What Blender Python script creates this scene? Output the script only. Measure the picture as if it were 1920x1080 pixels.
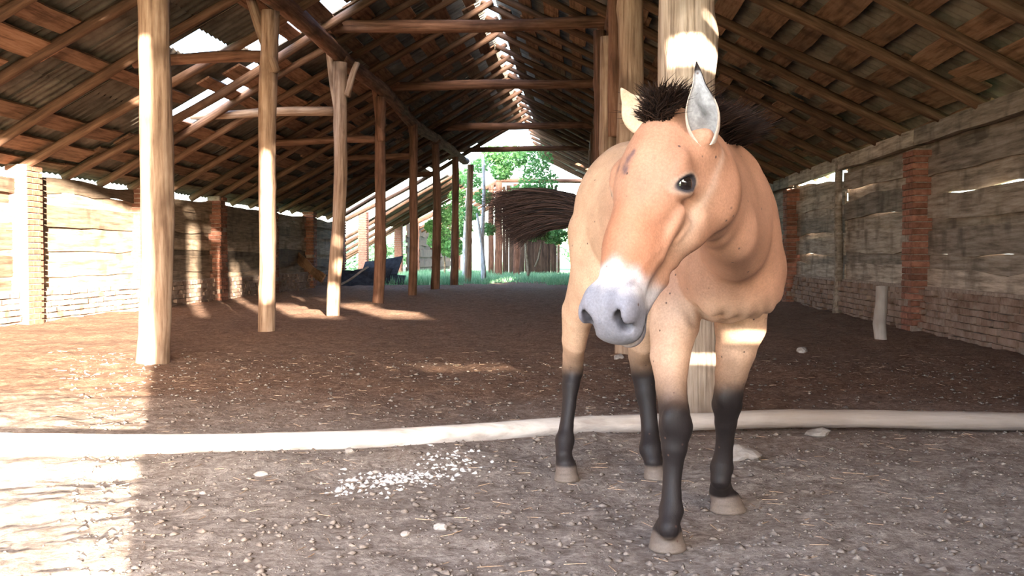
import bpy, math, random
import numpy as np
from mathutils import Vector, Matrix, Euler, noise

# ------------------------------------------------------------------ camera, light, exposure
for o in list(bpy.data.objects): bpy.data.objects.remove(o)
SC = bpy.context.scene
COL = SC.collection
F = 1950.0
cam_d = bpy.data.cameras.new('camera'); cam = bpy.data.objects.new('camera', cam_d); COL.objects.link(cam)
cam_d.sensor_width = 36.0; cam_d.lens = 36.0*F/1920.0; cam_d.clip_start = 0.05; cam_d.clip_end = 500
cam.location = (0, 0, .9)
cam.rotation_euler = (math.radians(90-1.82), 0, math.radians(3.52))
SC.camera = cam
SUN_SLOPE, SUN_TAN = .13, .404          # drop per metre along +Y, drift towards -X per metre along +Y
sun_dir = Vector((-SUN_TAN, 1.0, -SUN_SLOPE)).normalized()
sd = bpy.data.lights.new('sun', 'SUN'); sd.energy = 38.0; sd.angle = math.radians(.6); sd.color = (1.0, .86, .68)
so = bpy.data.objects.new('sun', sd); COL.objects.link(so); so.location = (10, -20, 8)
so.rotation_euler = sun_dir.to_track_quat('-Z', 'Y').to_euler()
W = bpy.data.worlds.new('sky'); SC.world = W; W.use_nodes = True
nt = W.node_tree; nt.nodes.clear()
sky = nt.nodes.new('ShaderNodeTexSky'); sky.sky_type = 'NISHITA'; sky.sun_disc = False
sky.sun_elevation = math.radians(30); sky.sun_rotation = math.atan2(SUN_TAN, -1.0)
sky.air_density = 1.0; sky.dust_density = 2.5; sky.ozone_density = 1.0
bg = nt.nodes.new('ShaderNodeBackground'); bg.inputs[1].default_value = 1.0
wo = nt.nodes.new('ShaderNodeOutputWorld')
nt.links.new(sky.outputs[0], bg.inputs[0]); nt.links.new(bg.outputs[0], wo.inputs[0])
SC.view_settings.view_transform = 'Standard'; SC.view_settings.look = 'None'
SC.view_settings.gamma = 1; SC.view_settings.use_curve_mapping = False
SC.view_settings.exposure = 1.15
SC.cycles.max_bounces = 8; SC.cycles.diffuse_bounces = 6

CM = Matrix.Translation(cam.location) @ cam.rotation_euler.to_matrix().to_4x4()
CR = CM.to_3x3()
def P(px, py, D):                       # survey helper: a sight line through (px,py) met at distance D down the barn
    d = CR @ Vector(((px-960)/F, (540-py)/F, -1)); d *= D/d.y
    return Vector((d.x, d.y, d.z+.9))
def G(px, py, z=0.0):
    d = CR @ Vector(((px-960)/F, (540-py)/F, -1)); t = (z-.9)/d.z
    return Vector((d.x*t, d.y*t, z))
def proj(p):
    q = CR.transposed() @ (Vector(p)-cam.location)
    return 960+F*q.x/-q.z, 540-F*q.y/-q.z

# ------------------------------------------------------------------ helpers
R = random.Random(11)
def tag(o, label=None, cat=None, group=None, kind=None):
    if label: o['label'] = label
    if cat: o['category'] = cat
    if group: o['group'] = group
    if kind: o['kind'] = kind
    return o
def mesh_of(name, v, f, mat=None, smooth=True):
    me = bpy.data.meshes.new(name); me.from_pydata([tuple(x) for x in v], [], f)
    if mat: me.materials.append(mat)
    if smooth: me.polygons.foreach_set('use_smooth', [True]*len(me.polygons))
    me.update(); return me
def put(name, me, loc=(0, 0, 0), rot=None, parent=None):
    """link a mesh (or an Empty when me is None); loc/rot are in world space even when parented"""
    o = bpy.data.objects.new(name, me); COL.objects.link(o)
    m = Matrix.Translation(loc)
    if rot is not None:
        m = m @ (rot.to_matrix().to_4x4() if hasattr(rot, 'to_matrix') else rot.to_4x4())
    if parent is not None:
        o.parent = parent; m = WM[parent.name].inverted() @ m
        WM[o.name] = WM[parent.name] @ m
    else: WM[o.name] = m.copy()
    o.matrix_basis = m
    return o
WM = {}
def empty(name, loc=(0, 0, 0)): return put(name, None, loc)
def align(p0, p1, roll=0.0):
    z = (Vector(p1)-Vector(p0)).normalized()
    return z.to_track_quat('Z', 'Y').to_matrix() @ Matrix.Rotation(roll, 3, 'Z')
def nz(x, y, z, s=1.0): return noise.noise(Vector((x*s, y*s, z*s)))

def log_mesh(name, L, r0, r1, mat, seed=0, bend=.03, sides=14, rough=.07, step=.12, flat=0, knots=3):
    rr = random.Random(seed); n = max(3, int(L/step)); v = []; f = []
    kn = [(rr.uniform(.1, .9)*L, rr.uniform(0, 6.28), rr.uniform(.1, .25)) for _ in range(knots)]
    bx, by, ph = rr.uniform(-bend, bend), rr.uniform(-bend, bend), rr.uniform(0, 6)
    for i in range(n+1):
        t = i/n; z = t*L; r = r0+(r1-r0)*t
        cx = bx*math.sin(t*math.pi)+bend*.3*math.sin(ph+t*9); cy = by*math.sin(t*math.pi)+bend*.3*math.cos(ph*2+t*7)
        for k in range(sides):
            a = 2*math.pi*k/sides
            q = 1+rough*2*nz(math.cos(a)*1.3+seed*3.1, math.sin(a)*1.3, z*1.1)+rough*nz(math.cos(a)*4, math.sin(a)*4+seed, z*2.5)
            for (kz, ka, kh) in kn:
                q += kh*math.exp(-((z-kz)/(r*.6))**2-((math.cos(a-ka)-1)*6)**2)
            q -= .10*rough/.07*math.exp(-((((a-ph-z*.15) % 6.283)-3.14)/.18)**2)   # drying check
            v.append((cx+r*q*math.cos(a), cy+r*q*math.sin(a), z))
    for i in range(n):
        for k in range(sides):
            a = i*sides+k; b = i*sides+(k+1) % sides
            f.append((a, b, b+sides, a+sides))
    v.append((0, 0, -.01)); v.append((v[n*sides][0]-r1*math.cos(0), v[n*sides][1], L+.005))
    c0, c1 = len(v)-2, len(v)-1
    for k in range(sides):
        f.append((c0, (k+1) % sides, k)); f.append((c1, n*sides+k, n*sides+(k+1) % sides))
    return mesh_of(name, v, f, mat)
def log(name, p0, p1, r0, r1, mat, seed=0, parent=None, **k):
    p0, p1 = Vector(p0), Vector(p1)
    me = log_mesh(name, (p1-p0).length, r0, r1, mat, seed, **k)
    return put(name, me, p0, align(p0, p1), parent)

def plank_mesh(name, L, w, t, mat, seed=0, wane=.02, bow=.0, n=8, skew=0.0):
    """board along local X (0..L), width along Z (0..w), thickness along Y, with waney edges"""
    v = []; f = []
    for i in range(n+1):
        x = L*i/n
        e0 = wane*nz(x*1.1, seed*7.7, 1)*2+bow*math.sin(math.pi*i/n); e1 = w+wane*nz(x*1.1, seed*7.7, 9)*2+bow*math.sin(math.pi*i/n)+skew*i/n
        yy = .012*nz(x*.8, seed*3.3, 5)*2
        for (y, z) in ((-t/2, e0), (t/2, e0), (t/2, e1), (-t/2, e1)): v.append((x, y+yy, z))
    for i in range(n):
        a = i*4
        for k in range(4):
            b = (k+1) % 4; f.append((a+k, a+4+k, a+4+b, a+b))
    f.append((0, 1, 2, 3)); f.append((n*4+3, n*4+2, n*4+1, n*4))
    return mesh_of(name, v, f, mat, smooth=False)
def box_mesh(name, sx, sy, sz, mat, jit=0.0, seed=0, bev=0.0):
    rr = random.Random(seed)
    v = []; f = []
    b = bev
    if b:
        for z, i in ((-sz/2, b), (-sz/2+b, 0), (sz/2-b, 0), (sz/2, b)):
            for x, y in ((-1, -1), (1, -1), (1, 1), (-1, 1)):
                v.append((x*(sx/2-i)+rr.uniform(-jit, jit), y*(sy/2-i)+rr.uniform(-jit, jit), z+rr.uniform(-jit, jit)))
        for l in range(3):
            for k in range(4):
                f.append((l*4+k, l*4+(k+1) % 4, l*4+4+(k+1) % 4, l*4+4+k))
        f.append((3, 2, 1, 0)); f.append((12, 13, 14, 15))
    else:
        for z in (-sz/2, sz/2):
            for x, y in ((-1, -1), (1, -1), (1, 1), (-1, 1)):
                v.append((x*sx/2+rr.uniform(-jit, jit), y*sy/2+rr.uniform(-jit, jit), z+rr.uniform(-jit, jit)))
        f = [(3, 2, 1, 0), (4, 5, 6, 7), (0, 1, 5, 4), (1, 2, 6, 5), (2, 3, 7, 6), (3, 0, 4, 7)]
    return mesh_of(name, v, f, mat, smooth=False)
def stone_mesh(name, r, mat, seed=0, flat=.6):
    import bmesh
    bm = bmesh.new(); bmesh.ops.create_icosphere(bm, subdivisions=2, radius=r)
    for vv in bm.verts:
        q = 1+.55*nz(vv.co.x/r*.9+seed*5, vv.co.y/r*.9, vv.co.z/r*.9)
        vv.co = Vector((vv.co.x*q*1.15, vv.co.y*q*.85, vv.co.z*q*flat))
    me = bpy.data.meshes.new(name); bm.to_mesh(me); bm.free(); me.materials.append(mat)
    return me

# ------------------------------------------------------------------ materials
def mat(name, rough=.85):
    m = bpy.data.materials.new(name); m.use_nodes = True
    n = m.node_tree.nodes; b = n['Principled BSDF']; b.inputs['Roughness'].default_value = rough
    b.inputs['Specular IOR Level'].default_value = .25
    return m, m.node_tree, b
def ramp(t, fac, stops):
    r = t.nodes.new('ShaderNodeValToRGB'); e = r.color_ramp.elements
    while len(e) < len(stops): e.new(.5)
    for q, (p, c) in zip(e, stops): q.position = p; q.color = (*c, 1)
    t.links.new(fac, r.inputs[0]); return r.outputs[0]
def tex(t, kind, scale, vec=None, **k):
    n = t.nodes.new(kind); n.inputs['Scale'].default_value = scale
    for a, b in k.items(): n.inputs[a].default_value = b
    if vec is not None: t.links.new(vec, n.inputs['Vector'])
    return n
def coords(t, scale=(1, 1, 1), out='Object'):
    c = t.nodes.new('ShaderNodeTexCoord'); m = t.nodes.new('ShaderNodeMapping'); m.inputs['Scale'].default_value = scale
    t.links.new(c.outputs[out], m.inputs['Vector'])
    # shift each object so that repeats do not share their grain
    oi = t.nodes.new('ShaderNodeObjectInfo'); mu = t.nodes.new('ShaderNodeMath'); mu.operation = 'MULTIPLY'; mu.inputs[1].default_value = 37.0
    t.links.new(oi.outputs['Random'], mu.inputs[0]); t.links.new(mu.outputs[0], m.inputs['Location'])
    return m.outputs[0], oi.outputs['Random']
def mix(t, a, b, fac, mode='MIX'):
    m = t.nodes.new('ShaderNodeMix'); m.data_type = 'RGBA'; m.blend_type = mode
    for s, x in ((0, fac), (6, a), (7, b)):
        if isinstance(x, (int, float)): m.inputs[s].default_value = x
        elif isinstance(x, tuple): m.inputs[s].default_value = (*x, 1)
        else: t.links.new(x, m.inputs[s])
    return m.outputs[2]
def bump(t, b, h, strength=.5, dist=.01):
    n = t.nodes.new('ShaderNodeBump'); n.inputs['Strength'].default_value = strength; n.inputs['Distance'].default_value = dist
    t.links.new(h, n.inputs['Height']); t.links.new(n.outputs[0], b.inputs['Normal']); return n
def wood(name, dark, mid, light, grain=(14, 14, 1.2), var=.35, bstr=.6, knots=True):
    m, t, b = mat(name, .8); v, rnd = coords(t, grain)
    n1 = tex(t, 'ShaderNodeTexNoise', 1.6, v, Detail=8, Roughness=.65)
    c = ramp(t, n1.outputs[0], [(.3, dark), (.5, mid), (.72, light)])
    v2, _ = coords(t, (1.4, 1.4, 1.0)); n2 = tex(t, 'ShaderNodeTexNoise', 2.2, v2, Detail=3)
    c = mix(t, c, (dark[0]*.8, dark[1]*.8, dark[2]*.8), ramp(t, n2.outputs[0], [(.52, (0, 0, 0)), (.72, (.7, .7, .7))]))
    mm = t.nodes.new('ShaderNodeMapRange'); mm.inputs[3].default_value = 1-var; mm.inputs[4].default_value = 1+var*.6
    t.links.new(rnd, mm.inputs[0])
    c = mix(t, c, mm.outputs[0], 1.0, 'MULTIPLY')
    t.links.new(c, b.inputs['Base Color'])
    bump(t, b, n1.outputs[0], bstr, .012); return m
M = {}
M['post'] = wood('weathered_post_wood', (.13, .075, .05), (.36, .24, .17), (.55, .42, .33), (16, 16, 1.0), .12)
M['palepost'] = wood('pale_cracked_post_wood', (.16, .11, .08), (.50, .39, .31), (.68, .58, .50), (26, 26, .9), .05, 1.0)
M['redpost'] = wood('red_brown_wood', (.07, .034, .022), (.20, .10, .064), (.32, .18, .125), (16, 16, 1.0), .2)
M['rafter'] = wood('rafter_wood', (.055, .028, .017), (.15, .082, .05), (.25, .15, .10), (14, 14, 1.0), .3)
M['batten'] = wood('batten_wood', (.08, .042, .025), (.27, .15, .09), (.38, .24, .16), (1.2, 14, 14), .4)
M['plank'] = wood('grey_plank_wood', (.13, .10, .075), (.38, .31, .25), (.60, .52, .45), (1.1, 14, 14), .55)
M['plank_brown'] = wood('brown_plank_wood', (.11, .08, .055), (.30, .22, .16), (.46, .36, .27), (1.1, 14, 14), .6)
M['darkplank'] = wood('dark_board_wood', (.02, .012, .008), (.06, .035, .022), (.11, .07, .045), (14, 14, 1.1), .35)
M['log'] = wood('pale_log_wood', (.40, .34, .30), (.68, .62, .57), (.85, .80, .76), (12, 12, 1.0), .05)
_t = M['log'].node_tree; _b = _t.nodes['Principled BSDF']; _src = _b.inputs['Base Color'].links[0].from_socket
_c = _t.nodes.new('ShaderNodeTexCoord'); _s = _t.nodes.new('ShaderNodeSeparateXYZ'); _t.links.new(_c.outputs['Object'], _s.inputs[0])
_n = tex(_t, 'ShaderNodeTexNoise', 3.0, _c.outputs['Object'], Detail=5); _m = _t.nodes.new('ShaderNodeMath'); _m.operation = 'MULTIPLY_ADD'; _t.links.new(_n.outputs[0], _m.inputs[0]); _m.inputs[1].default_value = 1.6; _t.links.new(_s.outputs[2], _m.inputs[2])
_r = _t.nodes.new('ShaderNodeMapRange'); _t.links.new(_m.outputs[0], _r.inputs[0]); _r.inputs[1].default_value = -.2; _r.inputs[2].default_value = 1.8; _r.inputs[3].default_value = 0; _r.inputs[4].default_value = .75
_t.links.new(mix(_t, _src, (.27, .21, .18), _r.outputs[0]), _b.inputs['Base Color'])  # left part painted paler in place of sunlight, right part greyed with dirt
M['paletrunk'] = wood('pale_trunk_bark', (.25, .24, .24), (.52, .52, .54), (.70, .71, .74), (6, 6, 3), .1)
def simple(name, c1, c2, scale=3, rough=.9, b_=.4, dist=.01, var=.0, det=8):
    m, t, b = mat(name, rough); v, rnd = coords(t)
    n = tex(t, 'ShaderNodeTexNoise', scale, v, Detail=det, Roughness=.65)
    c = ramp(t, n.outputs[0], [(.32, c1), (.68, c2)])
    if var:
        mm = t.nodes.new('ShaderNodeMapRange'); mm.inputs[3].default_value = 1-var; mm.inputs[4].default_value = 1+var
        t.links.new(rnd, mm.inputs[0]); c = mix(t, c, mm.outputs[0], 1.0, 'MULTIPLY')
    t.links.new(c, b.inputs['Base Color']); bump(t, b, n.outputs[0], b_, dist); return m
M['sheet'] = simple('asbestos_sheet', (.10, .082, .062), (.25, .215, .17), 3.5, .9, .3, .004, .25)
M['brick'] = simple('red_brick', (.17, .07, .045), (.36, .16, .11), 14, .9, .5, .006, .35)
M['dustybrick'] = simple('dusty_brick', (.17, .10, .07), (.40, .30, .25), 5, .95, .6, .01)
M['mortar'] = simple('old_mortar', (.22, .16, .13), (.42, .34, .29), 16, .95, .6, .01)
M['stone'] = simple('pale_stone', (.24, .20, .18), (.44, .40, .37), 18, .9, .5, .004, .25)
M['chip'] = simple('white_chip', (.46, .42, .40), (.78, .75, .74), 20, .8, .2, .003, .2)
M['straw'] = simple('dry_straw', (.25, .16, .10), (.46, .34, .25), 20, .8, .1, .002, .3)
M['clod'] = simple('dung_clod', (.13, .10, .085), (.36, .30, .26), 20, .95, .5, .004, .3)
M['dark'] = simple('charred_heap', (.012, .012, .014), (.06, .06, .07), 5, .9, .6, .02)
M['bark'] = simple('tree_bark', (.12, .09, .06), (.34, .28, .20), 12, .9, .6, .01)
def leafmat(name, c1, c2):
    m, t, b = mat(name, .6); g = t.nodes.new('ShaderNodeNewGeometry')
    c = ramp(t, g.outputs['Random Per Island'], [(0, c1), (1, c2)]); t.links.new(c, b.inputs['Base Color'])
    tr = t.nodes.new('ShaderNodeBsdfTranslucent'); t.links.new(c, tr.inputs[0]); ms = t.nodes.new('ShaderNodeMixShader'); ms.inputs[0].default_value = .35
    out = t.nodes['Material Output']; t.links.new(b.outputs[0], ms.inputs[1]); t.links.new(tr.outputs[0], ms.inputs[2]); t.links.new(ms.outputs[0], out.inputs[0])
    return m
M['leaf'] = leafmat('green_leaf', (.06, .20, .05), (.28, .52, .20))
M['palegreen'] = leafmat('pale_green_leaf', (.20, .42, .22), (.48, .66, .46))
M['grass'] = leafmat('grass_blade', (.10, .30, .14), (.34, .56, .34))
def ground_mat():
    m, t, b = mat('trampled_dung_and_soil', .95); c = t.nodes.new('ShaderNodeTexCoord'); v = c.outputs['Object']
    n1 = tex(t, 'ShaderNodeTexNoise', .9, v, Detail=6, Roughness=.6)
    n2 = tex(t, 'ShaderNodeTexNoise', 26, v, Detail=8, Roughness=.75)
    n3 = tex(t, 'ShaderNodeTexNoise', 7, v, Detail=6, Roughness=.7, Distortion=.8)
    brown = ramp(t, n2.outputs[0], [(.30, (.16, .086, .054)), (.5, (.31, .180, .120)), (.70, (.48, .32, .235))])
    grey = ramp(t, n2.outputs[0], [(.30, (.21, .165, .143)), (.5, (.43, .362, .322)), (.68, (.70, .63, .58))])
    patch = ramp(t, n3.outputs[0], [(.36, (.68, .64, .62)), (.62, (1.12, 1.12, 1.12))])
    # dusty grey soil in front of the pole, brown dung behind it
    sp = t.nodes.new('ShaderNodeSeparateXYZ'); t.links.new(v, sp.inputs[0])
    ad = t.nodes.new('ShaderNodeMath'); ad.operation = 'MULTIPLY_ADD'; t.links.new(n1.outputs[0], ad.inputs[0]); ad.inputs[1].default_value = 2.6; t.links.new(sp.outputs[1], ad.inputs[2])
    mr = t.nodes.new('ShaderNodeMapRange'); mr.inputs[1].default_value = 5.6; mr.inputs[2].default_value = 8.2; t.links.new(ad.outputs[0], mr.inputs[0])
    col = mix(t, grey, brown, mr.outputs[0]); col = mix(t, col, patch, 1.0, 'MULTIPLY')
    t.links.new(col, b.inputs['Base Color'])
    h = t.nodes.new('ShaderNodeMath'); h.operation = 'ADD'; t.links.new(n2.outputs[0], h.inputs[0]); t.links.new(n3.outputs[0], h.inputs[1])
    bump(t, b, h.outputs[0], 1.0, .05); return m
M['ground'] = ground_mat()
M['turf'] = simple('outdoor_turf', (.08, .16, .06), (.26, .36, .18), 2.5, .95, .5, .03)

# ------------------------------------------------------------------ ground
FEET = [G(1250, 1028), G(1360, 958), G(1062, 900), G(1228, 897)]
LOGP = [(-3.4, 4.40), (-1.9, 4.56), (-1.05, 4.72), (-.45, 4.98), (.05, 5.22), (.86, 5.30), (1.58, 5.29), (2.9, 5.34)]
def log_y(x):
    for (a, ya), (b, yb) in zip(LOGP, LOGP[1:]):
        if x <= b: return ya+(yb-ya)*max(0, (x-a)/(b-a))
    return LOGP[-1][1]
def gh(x, y):
    h = .05*nz(x*.55, y*.55, 3.1)+.028*nz(x*1.9, y*1.9, 7.7)+.016*nz(x*6, y*6, 1.3)
    if y < 9: h += .011*nz(x*14, y*14, 2.2)+.007*abs(nz(x*34, y*34, 4.2))
    dl = y-log_y(x)
    h += .03*math.exp(-(dl+.25)**2/.04) if dl < 0 else 0
    k = 1.0
    for p in FEET: k *= 1-math.exp(-((x-p.x)**2+(y-p.y)**2)/.02)
    if abs(dl) < .3: k *= .25+.75*abs(dl)/.3
    return h*k*min(1, .4+y/8)
v = []; f = []
ys = [-.6]; 
while ys[-1] < 46: ys.append(ys[-1]+(.10 if ys[-1] < 2.2 else max(.022, min(.5, .0075*ys[-1]))))
nx = 420
for y in ys:
    for i in range(nx+1):
        x = -7.25+11.35*i/nx
        v.append((x, y, gh(x, y)))
for j in range(len(ys)-1):
    for i in range(nx):
        a = j*(nx+1)+i; f.append((a, a+1, a+nx+2, a+nx+1))
floor = put('floor', mesh_of('floor', v, f, M['ground']))
tag(floor, 'trampled brown dung and dusty grey soil floor of the barn', kind='structure')
v = []; f = []
n = 40
for j in range(n+1):
    for i in range(n+1):
        x = -90+180*i/n; y = -50+200*j/n
        v.append((x, y, -.14+.05*nz(x*.2, y*.2, 1)))
for j in range(n):
    for i in range(n):
        a = j*(n+1)+i; f.append((a, a+1, a+n+2, a+n+1))
terr = put('ground', mesh_of('ground', v, f, M['turf'])); tag(terr, 'grassy ground outside the barn', kind='structure')

# ------------------------------------------------------------------ roof (named ceiling)
XR = -1.55; ZR = 5.35; SL, SR = .56, .50; XL, XE = -7.33, 4.35
Y0, YE = -.55, 33.5
def zroof(x): return ZR-(SL*(XR-x) if x < XR else SR*(x-XR))
ceil = empty('ceiling', (XR, 0, ZR)); tag(ceil, 'pitched barn roof of round rafters, battens and corrugated sheets', kind='structure')
def slope_rot(side):                    # local X runs down the slope, local Y along the barn
    s = SL if side < 0 else SR
    dx = Vector((side, 0, -s)).normalized(); dy = Vector((0, 1, 0)); dz = dx.cross(dy)
    if side < 0: dz = -dz
    m = Matrix((dx, dy, dz)).transposed()
    return m, dx, (dz if dz.z > 0 else -dz)
raf_mesh = {}
for side, xe in ((-1, XL), (1, XE)):
    m3, dx, nrm = slope_rot(side)
    L = abs(xe-XR)*math.sqrt(1+(SL if side < 0 else SR)**2)
    y = Y0+.25; k = 0
    while y < (42.5 if side < 0 else 47):
        key = (side, k % 5)
        if key not in raf_mesh: raf_mesh[key] = log_mesh('rafter', L+.1, .052+.006*(k % 3), .065, M['rafter'], 40+k+side*7, bend=.07, sides=8, step=.5)
        p0 = Vector((XR, y+R.uniform(-.08, .08), ZR))-nrm*.125-dx*.05
        if side < 0 and YE < y < 36: y += 1.22; k += 1; continue
        q = align(p0, p0+dx+Vector((0, R.uniform(-.012, .012), 0)), R.uniform(0, 6))
        put('rafter', raf_mesh[key], p0 if not (side < 0 and y > 36) else p0+dx*3.2, q, ceil)
        y += 1.22; k += 1
    # battens: short boards lying across the rafters, with gaps between
    bm_ = [plank_mesh('batten', 3.72, .20+.03*j, .028, M['batten'], 60+j, wane=.015, n=6) for j in range(4)]
    nrow = 14
    for r_ in range(nrow):
        s_ = .25+r_*(L-.45)/(nrow-1)
        for c in range(9 if side < 0 else 11):
            yy = Y0+.05+c*3.7+R.uniform(-.25, .25)*(c > 0)
            if side < 0 and c in (3,) and r_ in (6, 7, 8, 10): continue
            if side < 0 and c == 8 and r_ > 7: continue
            if side < 0 and c == 4 and r_ in (5, 9): continue
            if R.random() < .04: continue
            p0 = Vector((XR, yy, ZR))+dx*(s_+R.uniform(-.05, .05))-nrm*.035
            mm = Matrix((Vector((0, 1, 0)), nrm, dx)).transposed() @ Matrix.Rotation(R.uniform(-.012, .012), 3, 'Y')
            put('batten', bm_[(r_+c) % 4], p0, mm, ceil)
def sheet_mesh(L, wd, seed):
    v = []; f = []; waves = 7; ns = waves*5
    for lay, dz in ((0, 0), (1, .007)):
        for i in range(3):
            x = L*i/2
            for j in range(ns+1):
                y = wd*j/ns; v.append((x, y, .022*math.cos(2*math.pi*waves*j/ns)+dz+.004*nz(x, y*3, seed)))
    N = 3*(ns+1)
    for i in range(2):
        for j in range(ns):
            a = i*(ns+1)+j; q = (a, a+ns+1, a+ns+2, a+1)
            f.append(q); f.append(tuple(N+x for x in reversed(q)))
    for i in range(2):
        for j in (0, ns):
            a = i*(ns+1)+j; f.append((a, a+ns+1, N+a+ns+1, N+a))
    for j in range(ns):
        for i in (0, 2):
            a = i*(ns+1)+j; f.append((a, a+1, N+a+1, N+a))
    return mesh_of('roofing_sheet', v, f, M['sheet'])
for side, xe in ((-1, XL), (1, XE)):
    m3, dx, nrm = slope_rot(side)
    L = abs(xe-XR)*math.sqrt(1+(SL if side < 0 else SR)**2); rows = 4; pitch = (L-.05)/rows
    sm = [sheet_mesh(pitch+.12, 1.14, j) for j in range(3)]
    ncol = 40 if side < 0 else 43
    for c in range(ncol):
        for r_ in range(rows):
            y = Y0+.0+c*1.09
            if side < 0:
                if (r_, c) in ((1, 13), (2, 12), (2, 14)): 
                    if (r_, c) == (2, 12): pass
                    else: continue
                if y > (33.8, 33.0, 31.6, 30.3)[r_]+R.uniform(-.3, .3) and not (r_ >= 2 and 36 < y < 42.5): continue
            if side > 0 and (r_, c) in ((1, 36), (2, 39), (3, 37)): continue
            s0 = .10+r_*pitch
            if r_ == 0: s0 += R.uniform(-.03, .035)
            if side < 0 and (r_, c) == (2, 12): s0 += .55
            p0 = Vector((XR, y+R.uniform(-.012, .012), ZR))+dx*s0+nrm*(.03+.010*(rows-r_)+(c % 2)*.008)
            mm = Matrix((dx, Vector((0, 1, 0)), dx.cross(Vector((0, 1, 0))))).transposed() @ Matrix.Rotation(R.uniform(-.008, .008), 3, 'Z')
            put('roofing_sheet', sm[(c+r_) % 3], p0, mm, ceil)
# purlins on the posts and tie beams
ZP = 4.10
for X_, ye in ((-3.6, 33.4), (.52, 33.4)):
    y = -.5; k = 0
    while y < ye:
        e = min(y+5.6, ye+.2)
        zz = zroof(X_)-.29
        log('purlin', (X_, y, zz+.03*math.sin(k)), (X_+.03, e, zz+.03*math.sin(k+1)), .13, .115, M['redpost'], 100+k+int(X_*3), ceil, bend=.05, sides=12, step=.3)
        y += 5.4; k += 1
for k, (x0, x1, z0, z1, y_, r_) in enumerate([(-3.75, 1.0, 4.24, 4.28, 15.2, .10), (-3.75, 1.0, 4.20, 4.24, 20.3, .10), (-3.75, 1.0, 4.16, 4.16, 26.6, .10),
        (-3.9, .9, 4.24, 4.22, 33.0, .09), (-3.75, 1.0, 4.26, 4.26, 8.0, .10)]):
    log('tie_beam', (x0, y_, z0), (x1, y_, z1), r_, r_*.85, M['redpost'], 140+k, ceil, bend=.05, sides=12, step=.3)
for k, (xa, xb, y_, z_) in enumerate([(-3.7, -5.35, 12.25, 3.27), (-3.65, -5.9, 15.6, 3.10), (-3.65, -5.8, 19.0, 3.04), (-3.6, -5.8, 22.9, 3.08), (-3.6, -5.8, 26.8, 3.0)]):
    log('aisle_beam', (xa, y_+.10, z_), (xb, y_+.10, z_-.06), .075, .06, M['redpost'] if k != 1 else M['post'], 150+k, ceil, bend=.04, sides=10, step=.3)

# ------------------------------------------------------------------ posts
POSTW = 'post'
def post(base, top, r0, r1, m, label, seed, group=None, braces=(), **k):
    o = log('wooden_post', base, top, r0, r1, m, seed, None, sides=18, **k)
    tag(o, label, 'post', group)
    for j, (a, b, rr, mm) in enumerate(braces):
        log('brace', a, b, rr, rr*.8, mm, seed*3+j, o, sides=10, bend=.012, knots=0)
    return o
def zp(X): return zroof(X)-.40
def onp(px, py, D): return P(px, py, D)
posts = [
 (P(287, 600, 8.5), 8.85, P(287, 0, 8.85), .135, .128, 'post', 'thick pale sunlit post, leftmost in the row with its foot nearest the long pole', []),
 (P(498, 600, 12.2), None, P(505, 10, 12.1), .10, .105, 'post', 'sun-striped knotty post with a crooked forked brace, second of the left row', [((515, 135), (466, -10), .07)]),
 (P(625, 600, 15.5), None, P(640, 84, 15.3), .10, .10, 'post', 'dark grey forked post with a sunlit foot, third of the left row', [((634, 215), (613, 60), .06), ((650, 180), (670, 118), .055)]),
 (P(709, 600, 18.9), None, P(714, 140, 18.9), .105, .09, 'redpost', 'reddish post with a curved brace on its left, fourth of the left row', [((716, 265), (700, 135), .07)]),
 (P(772, 600, 22.8), None, P(775, 195, 22.8), .10, .09, 'redpost', 'dark reddish post, fifth of the left row, before the grass', [((778, 290), (765, 200), .06)]),
 (P(817, 600, 26.7), None, P(817, 245, 26.7), .115, .10, 'redpost', 'broad red-brown post, sixth of the left row', []),
 (P(851, 600, 30.6), None, P(853, 262, 30.6), .115, .10, 'redpost', 'dark brown post at the edge of the grass, seventh of the left row', []),
 (P(876, 600, 33.2), None, P(882, 290, 33.2), .11, .10, 'post', 'slim dark post standing in the grass, last of the left row', []),
]
TOPS = [(287, 0), (505, 10), (640, 84), (714, 140), (775, 195), (817, 245), (853, 262), (882, 290)]
for i, (b, _, t_, r0, r1, mk, lab, br) in enumerate(posts):
    b = Vector((b.x, b.y, -.12))
    top = Vector((P(*TOPS[i], b.y).x, b.y, zroof(-3.6)-.42))
    if i == 0: top.x = b.x+.0
    bs = []
    for (a_, c_, rr) in br:
        bs.append((P(*a_, b.y-.03), P(*c_, b.y+(.1 if i else 0)), rr, M[mk]))
    post(b, top, r0, r1, M[mk], lab, 200+i, 'posts of the left row', bs, bend=.04)
# right row
b = G(1300, 782); o = post((b.x, b.y, -.1), P(1285, -60, b.y), .150, .152, M['palepost'], 'thick pale cracked post rising right behind the horse', 231, None, bend=.015, rough=.05)
post((.46, 9.4, -.1), (.47, 9.4, zp(.47)), .115, .115, M['post'], 'grey weathered post just left of the thick pale post', 232, None, bend=.03)
post((.395, 11.6, -.1), (.37, 11.6, 3.3), .105, .10, M['post'], 'slim grey-brown post patched with a red-brown upper board', 233, None, [((.43, 11.5, 2.2), (.40, 11.5, 4.0), .09, M['redpost'])])
post((.33, 14.6, -.1), (.33, 14.6, zp(.33)), .09, .09, M['redpost'], 'thin dark red post behind the patched grey-brown post', 234, None)
for k, y_ in enumerate((18.6, 22.4, 26.4, 30.4)):
    post((.45, y_, -.1), (.45, y_, zp(.45)), .11, .10, M['redpost'], 'dark post of the right row hidden behind the horse', 240+k, 'right row posts hidden behind the horse')
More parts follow.
